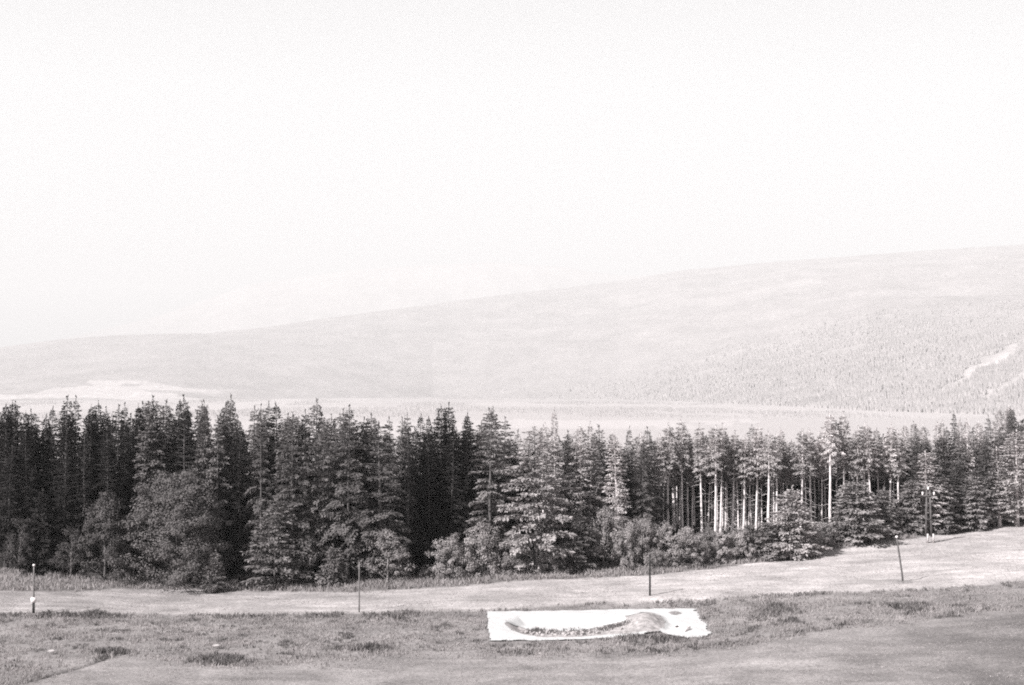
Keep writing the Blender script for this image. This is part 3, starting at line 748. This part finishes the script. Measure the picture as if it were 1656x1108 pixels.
def scatter(n, zone, seed):
    r = np.random.default_rng(seed)
    X = r.uniform(-75, 100, n); Y = r.uniform(100, 212, n)
    u, v, forest, weeds, rough = zones(X, Y)
    k = (u > -60) & (u < 1716) & (v < 1160)
    p = {'rough': rough, 'weeds': weeds}[zone]
    s = sdist(np.column_stack([X, Y]), sheet_pl)
    return X, Y, u, v, k & (s > .12), p, r

X, Y, u, v, k, p, r = scatter(230000, 'rough', 1)
dens = sstep(.34, .62, fbm(X / 2.2, Y / 2.2, 14)) * .75 + .25
patch = lambda uc, vc, su, sv: np.exp(-((u - uc) / su) ** 2 - ((v - vc) / sv) ** 2)
dark = (.35 + 1.5 * sstep(.35, .6, fbm(X / 1.4, Y / 2.2, 52, 3))) * .6 * (patch(355, 1070, 48, 8) + patch(1465, 985, 45, 9) + patch(120, 997, 60, 4) + patch(1250, 990, 40, 16) + patch(1040, 1034, 70, 6) + patch(600, 1050, 40, 6) + patch(180, 1058, 30, 8) + .7 * patch(90, 952, 50, 4) + .5 * patch(640, 1000, 50, 6))
edge = np.exp(-((v - b2(u) - 3) / 3.5) ** 2) * (fbm(X / 4, Y / 4, 4) > .5) * .7
edge += np.exp(-((v - b3(u) + 5) / 4.0) ** 2) * (fbm(X / 5, Y / 5, 9) > .52) * (u > 800) * .6
k &= r.random(len(X)) < p * np.clip(dens + dark + edge, 0, 1)
Z = flatten(X, Y, ground_z(X, Y))
hgt = .14 + .26 * fbm(X / 1.5, Y / 1.5, 22) + .35 * np.clip(dark, 0, 1) + .2 * np.clip(edge, 0, 1)
isd = (np.clip(dark + edge * .8, 0, 1) > r.random(len(X)) * .8 + .15) | (fbm(X / 1.6, Y / 1.6, 77) > .66)
print('rough', k.sum(), 'dark', (k & isd).sum())
q = k & ~isd; V, Q = tufts(X[q], Y[q], Z[q], hgt[q], np.full(q.sum(), .035), 4, r)
link('rough_grass', mesh_np('rough_grass', V, Q, [M['blade']]), kind='stuff', label='uncut pale grass in the strip around the white sheet', cat='grass')
q = k & isd; V, Q = tufts(X[q], Y[q], Z[q], hgt[q] * 1.1, np.full(q.sum(), .045), 5, r)
link('dark_weeds', mesh_np('dark_weeds', V, Q, [M['weed']]), kind='stuff', label='dark coarse weeds in clumps among the uncut pale grass', cat='weeds')

X, Y, u, v, k, p, r = scatter(120000, 'weeds', 2)
k &= r.random(len(X)) < p * (.35 + .65 * sstep(.35, .6, fbm(X / 2, Y / 2, 19)))
k &= (u < 1480)
k |= (np.exp(-((u - 1322) / 40) ** 2 - ((v - 852) / 9) ** 2) > .4) & (r.random(len(X)) < .9)
Z = ground_z(X, Y)
hgt = .35 + .5 * fbm(X / 1.3, Y / 1.3, 23)
V, Q = tufts(X[k], Y[k], Z[k], hgt[k], np.full(k.sum(), .05), 5, r, .2)
print('weeds', k.sum())
link('edge_weeds', mesh_np('edge_weeds', V, Q, [M['blade']]), kind='stuff', label='tall uncut grass and weeds along the foot of the wood', cat='weeds')

X, Y, u, v, k, p, r = scatter(420000, 'rough', 5)
forest_, weeds_ = zones(X, Y)[2:4]
k &= (p < .3) & (forest_ < .2) & (weeds_ < .4)
row = fbm((X - Y * .06) / 5, (Y + X * .05) / .45, 91, 3); cl = fbm(X / 3.5, Y / 2.5, 44, 3)
k &= r.random(len(X)) < sstep(.44, .62, row * .6 + cl * .4) * .95 + .04
q = k; Z = flatten(X[q], Y[q], ground_z(X[q], Y[q]))
V, Q = tufts(X[q], Y[q], Z, r.uniform(.05, .13, q.sum()), np.full(q.sum(), .035), 3, r, .1)
print('mown', q.sum())
link('mown_grass', mesh_np('mown_grass', V, Q, [M['mown']]), kind='stuff', label='short mown grass stubble on the meadow', cat='grass')

# ------------------------------------------------------------------ white sheet with the pit
gx = np.arange(sheet_pl[:, 0].min() - .5, sheet_pl[:, 0].max() + .5, .14); gy = np.arange(sheet_pl[:, 1].min() - .5, sheet_pl[:, 1].max() + .5, .14)
SX, SY = np.meshgrid(gx, gy); Pn = np.column_stack([SX.ravel(), SY.ravel()])
ds = sdist(Pn, sheet_pl).reshape(SX.shape); dp = sdist(Pn, pit_pl).reshape(SX.shape)
ragged = (fbm(SX / .8, SY / .8, 88) - .5) * .5
pu, pv = project(SX, SY, np.full_like(SX, PZ))
mound = np.exp(-((pu - 1045) / 24) ** 2 - ((pv - 1010) / 11) ** 2)
bank = np.exp(-((pu - 985) / 40) ** 2 - ((pv - 1024) / 5) ** 2)
depth = .75 * sstep(0, -1.6, dp) * (1 - sstep(960, 1035, pu))
lift = 1.0 * mound + .25 * bank
wr = (fbm(SX / 1.1 + SY / 4, SY / 1.6, 12) - .5) * .12 + .05 * np.exp(-((pv - 994) / 1.0) ** 2)
SZ = PZ + .06 + wr + np.where(dp < 0, -depth + lift, lift * sstep(.6, 0, dp))
pu2, pv2 = project(SX, SY, SZ)
Fc = grid_faces(len(gy), len(gx))
cen = lambda G: G.ravel()[Fc].mean(1)
cds, cdp, cu, cv, cr = cen(ds), cen(dp), cen(pu2), cen(pv2), cen(ragged)
# the far wall of the pit is lined with the sheet; its floor, near bank and mound are bare
lined = cdp > -.02
wallv = lambda uu: np.interp(uu, [815, 830, 850, 870, 920, 950, 985, 1015], [1002, 1010, 1017, 1019, 1020, 1018, 1010, 1003])
backwall = (cdp <= -.02) & (cv < wallv(cu) + cr * 5) & (cu < 1012)
in_sheet = (cds < cr * np.where(cu > 1112, 2.6, .8))
isS = in_sheet & (lined | backwall)
def pix(uu, vv):
    """nearest sheet or pit point to the camera seen at a pixel"""
    d = (pu2 - uu) ** 2 + (pv2 - vv) ** 2
    i = int(np.argmin(d + SY * .01)); return float(SX.ravel()[i]), float(SY.ravel()[i])
SH = [0, 0]
def sub(mask):
    f = Fc[mask]; uq, inv = np.unique(f, return_inverse=True)
    return np.column_stack([SX.ravel(), SY.ravel(), SZ.ravel()])[uq], inv.reshape(-1, 4)
V, Q = sub(isS)
cx_, cy_ = V[:, 0].mean(), V[:, 1].mean()
sh = link('ground_sheet', mesh_np('ground_sheet', V - [cx_, cy_, PZ], Q, [M['sheet']], True), loc=(cx_, cy_, PZ), label='large white fabric sheet spread on the meadow around a long pit', cat='sheet')
V, Q = sub((cdp < .15) & ~backwall); V[:, 2] -= .03
V[:, 2] += (fbm(V[:, 0] / .5, V[:, 1] / .5, 6) - .5) * .18
link('pit_soil', mesh_np('pit_soil', V, Q, [M['pit']], True), kind='structure')

def surf_z(x, y):
    j = int(np.clip(round((x - gx[0]) / .14), 0, len(gx) - 1)); i = int(np.clip(round((y - gy[0]) / .14), 0, len(gy) - 1)); return float(SZ[i, j])

def rock_mesh(seed, s):
    r = np.random.default_rng(seed)
    import bmesh
    bm = bmesh.new(); bmesh.ops.create_icosphere(bm, subdivisions=2, radius=1)
    for vv in bm.verts:
        d = 1 + .35 * math.sin(vv.co.x * 3.1 + seed) * math.cos(vv.co.y * 2.7 + seed * 2) + r.normal(0, .07)
        vv.co *= d * s; vv.co.z *= .6
    me = bpy.data.meshes.new('stone'); bm.to_mesh(me); bm.free(); me.materials.append(M['stone']); return me
rocks = [rock_mesh(i + 1, 1) for i in range(5)]
rr_ = np.random.default_rng(99)
for q in range(64):
    uu = rr_.uniform(846, 944) if q < 54 else rr_.uniform(944, 1010); vv = np.interp(uu, [846, 880, 944, 1010], [1022, 1025, 1024, 1021]) + rr_.normal(0, 2.6)
    x, y = pix(uu, vv); x += rr_.normal(0, .08); y += rr_.normal(0, .2)
    s = rr_.uniform(.07, .19)
    o = link('stone', rocks[q % 5], loc=(x, y, surf_z(x, y) + .3 * s), label='pale stone lying in the rubble on the pit floor', cat='stone', group='stones on the pit floor')
    o.scale = (s, s, s); o.rotation_euler = (rr_.uniform(0, 1), rr_.uniform(0, 1), rr_.uniform(0, 6))
# weeds growing in the pit
r = np.random.default_rng(12); n = 420
uu = np.concatenate([r.normal(993, 14, n // 3), r.uniform(850, 960, n // 3), r.normal(868, 5, n // 3)]); vv = np.concatenate([np.interp(uu[:n // 3], [960, 1020], [1021, 1007]) + r.normal(0, 2, n // 3), r.normal(1022, 2.5, n // 3), r.normal(1021, 2, n // 3)])
xy = np.array([pix(a, b) for a, b in zip(uu, vv)]) + r.normal(0, .12, (n, 2))
V, Q = tufts(xy[:, 0], xy[:, 1], np.array([surf_z(a, b) for a, b in xy]), r.uniform(.08, .34, n), np.full(n, .04), 4, r)
link('pit_weeds', mesh_np('pit_weeds', V, Q, [M['weed']]), kind='stuff', label='dark weeds sprouting on the floor of the pit', cat='weeds')
# soil heap on the sheet's right end
def heap(u, v, w, d, h, name, mat, label, cat):
    x, y = flat_hit(u, v); n = 28; m = 8; rg = np.random.default_rng(3)
    th = np.arange(n) * 2 * math.pi / n; V = []
    for i in range(m):
        t = i / (m - 1); rad = (1 - t) * (1 + .12 * np.sin(3 * th + 1) + .05 * rg.normal(size=n))
        V.append(np.column_stack([rad * w * np.cos(th), rad * d * np.sin(th), np.full(n, h * math.sin(t * 1.57) * 1.0) + (rg.normal(0, .02, n) if i else 0)]))
    V = np.vstack(V); o = link(name, mesh_np(name, V, grid_faces(m, n, True), [M[mat]], True), loc=(x, y, surf_z(x, y) - .01), label=label, cat=cat)
    return o
heap(1090, 993.5, .65, .8, .16, 'soil_heap', 'soil', 'small flat heap of dark soil on the sheet corner beyond the pit', 'soil heap')
# white hatch with a black opening
x, y = flat_hit(1100, 1020); z = surf_z(x, y)
ht = bpy.data.objects.new('hatch_box', None); COL.objects.link(ht); ht.location = (x, y, z - .02); ht.rotation_euler = (0, 0, -.5)
tag(ht, 'small white box with a black opening standing on the sheet right of the pit', 'hatch box')
b = Buf()
b.box((-.62, 0, .17), (.1, 1.5, .34)); b.box((.62, 0, .17), (.1, 1.5, .34)); b.box((0, .70, .17), (1.14, .1, .34)); b.box((0, -.70, .17), (1.14, .1, .34))
link('frame', b.mesh('frame', M['white_paint']), ht)
b = Buf(); b.box((.18, .1, .30), (.75, 1.22, .04)); link('lid', b.mesh('lid', M['white_paint']), ht)
b = Buf(); b.box((-.36, -.1, .30), (.40, .8, .07)); link('opening', b.mesh('opening', M['black']), ht)  # solid black panel stands in for the shaded hole

# ------------------------------------------------------------------ posts
def post(u, vbase, vtop, utop, w, mat, label, name='post', cap=None, group='posts in the meadow'):
    x, y, z = hit(u, vbase); h = (vbase - vtop) / F * y * 1.0
    e = bpy.data.objects.new(name, None); COL.objects.link(e); e.location = (x, y, z)
    tag(e, label, 'post', group)
    dx = (utop - u) / F * y
    b = Buf(); q = np.linspace(0, 1, 6); b.tube(np.column_stack([dx * q, 0 * q, -.4 * (q == 0) + h * q]), w * np.linspace(1.08, .85, 6), 8)
    link('pole', b.mesh('pole', M[mat]), e)
    if cap:
        b = Buf(); b.tube([(dx, 0, h - .02), (dx, 0, h + .16)], [w * 1.5, w * 1.3], 8); link('cap', b.mesh('cap', M[cap]), e)
    return e, h
e, h = post(58, 992, 916, 58, .09, 'grey_paint', 'tall thin post with white box low down, at the left edge', 'marker_post', 'white_paint')
px1 = 1 / F * 146
b = Buf(); b.tube([(0, 0, -.3), (0, 0, 1.08)], [.14, .13], 8); link('sleeve', b.mesh('sleeve', M['dark_paint']), e)
b = Buf(); b.box((0, 0, 1.34), (.46, .34, .5)); link('box', b.mesh('box', M['white_paint']), e)
post(582, 990, 911, 582, .075, 'grey_paint', 'thin grey post in front of the shaggy spruces', 'post')
post(1050, 963, 898, 1050, .1, 'dark_paint', 'straight dark post beyond the white sheet', 'post', 'wood')
e, h = post(1458, 942, 870, 1448, .1, 'wood', 'leaning wooden post on the right-hand meadow', 'post', 'white_paint')
x, y, z = hit(1458, 942)
n = 20; th = np.arange(n) * 2 * math.pi / n
V = np.vstack([np.column_stack([rad * 1.3 * np.cos(th), rad * 1.1 * np.sin(th), np.full(n, hh)]) for rad, hh in ((1.1, -.1), (.7, .1), (.3, .14), (.01, .15))])
V[:, 2] += np.random.default_rng(1).normal(0, .02, len(V))
link('earth_mound', mesh_np('earth_mound', V, grid_faces(4, n, True), [M['soil']], True), loc=(x, y, z), label='low mound of bare earth around the foot of the leaning post', cat='mound')

def power_pole(u, vbase, vtop, legs, label):
    x, y, z = hit(u, vbase); h = (vbase - vtop) / F * y
    e = bpy.data.objects.new('power_pole', None); COL.objects.link(e); e.location = (x, y, z)
    tag(e, label, 'power pole', 'wooden power poles')
    for sx in legs:
        b = Buf(); b.tube([(sx, 0, .8), (sx * .8, 0, h * .5), (sx * .55, 0, h)], [.15, .13, .1], 9); link('leg' if len(legs) > 1 else 'pole', b.mesh('leg', M['wood']), e)
        b = Buf(); b.box((sx + .2, -.02, .6), (.22, .3, 1.2)); link('footing', b.mesh('footing', M['concrete']), e)
    b = Buf(); b.box((0, -.14, h - .75), (1.7, .1, .13)); link('crossarm', b.mesh('crossarm', M['wood']), e)
    if len(legs) > 1:
        b = Buf(); b.box((0, -.14, h * .45), (.9, .1, .12)); link('brace', b.mesh('brace', M['wood']), e)
    for ix, iz in ((-.75, h - .55), (.75, h - .55), (0, h + .12)):
        b = Buf(); b.tube([(ix, -.1, iz - .12), (ix, -.1, iz), (ix, -.1, iz + .1), (ix, -.1, iz + .22), (ix, -.1, iz + .3)], [.04, .12, .08, .12, .05], 10)
        link('insulator', b.mesh('insulator', M['ceramic']), e)
    return e, h
power_pole(868, 931, 822, (0,), 'single wooden power pole in front of the pale spreading conifer')
power_pole(1499, 878, 793, (-.32, .42), 'twin-legged wooden power pole at the right end of the wood')
# pale stones in the grass
for (uu, vv, s, lab) in ((88, 1059, .2, 'pale boulder lying in rough grass near the lower left corner'), (353, 1050, .2, 'small pale stone in the grass above the dark weed clump')):
    x, y, z = hit(uu, vv); o = link('boulder', rocks[1].copy(), loc=(x, y, z + .3), label=lab, cat='stone'); o.scale = (s * 1.4, s, s)
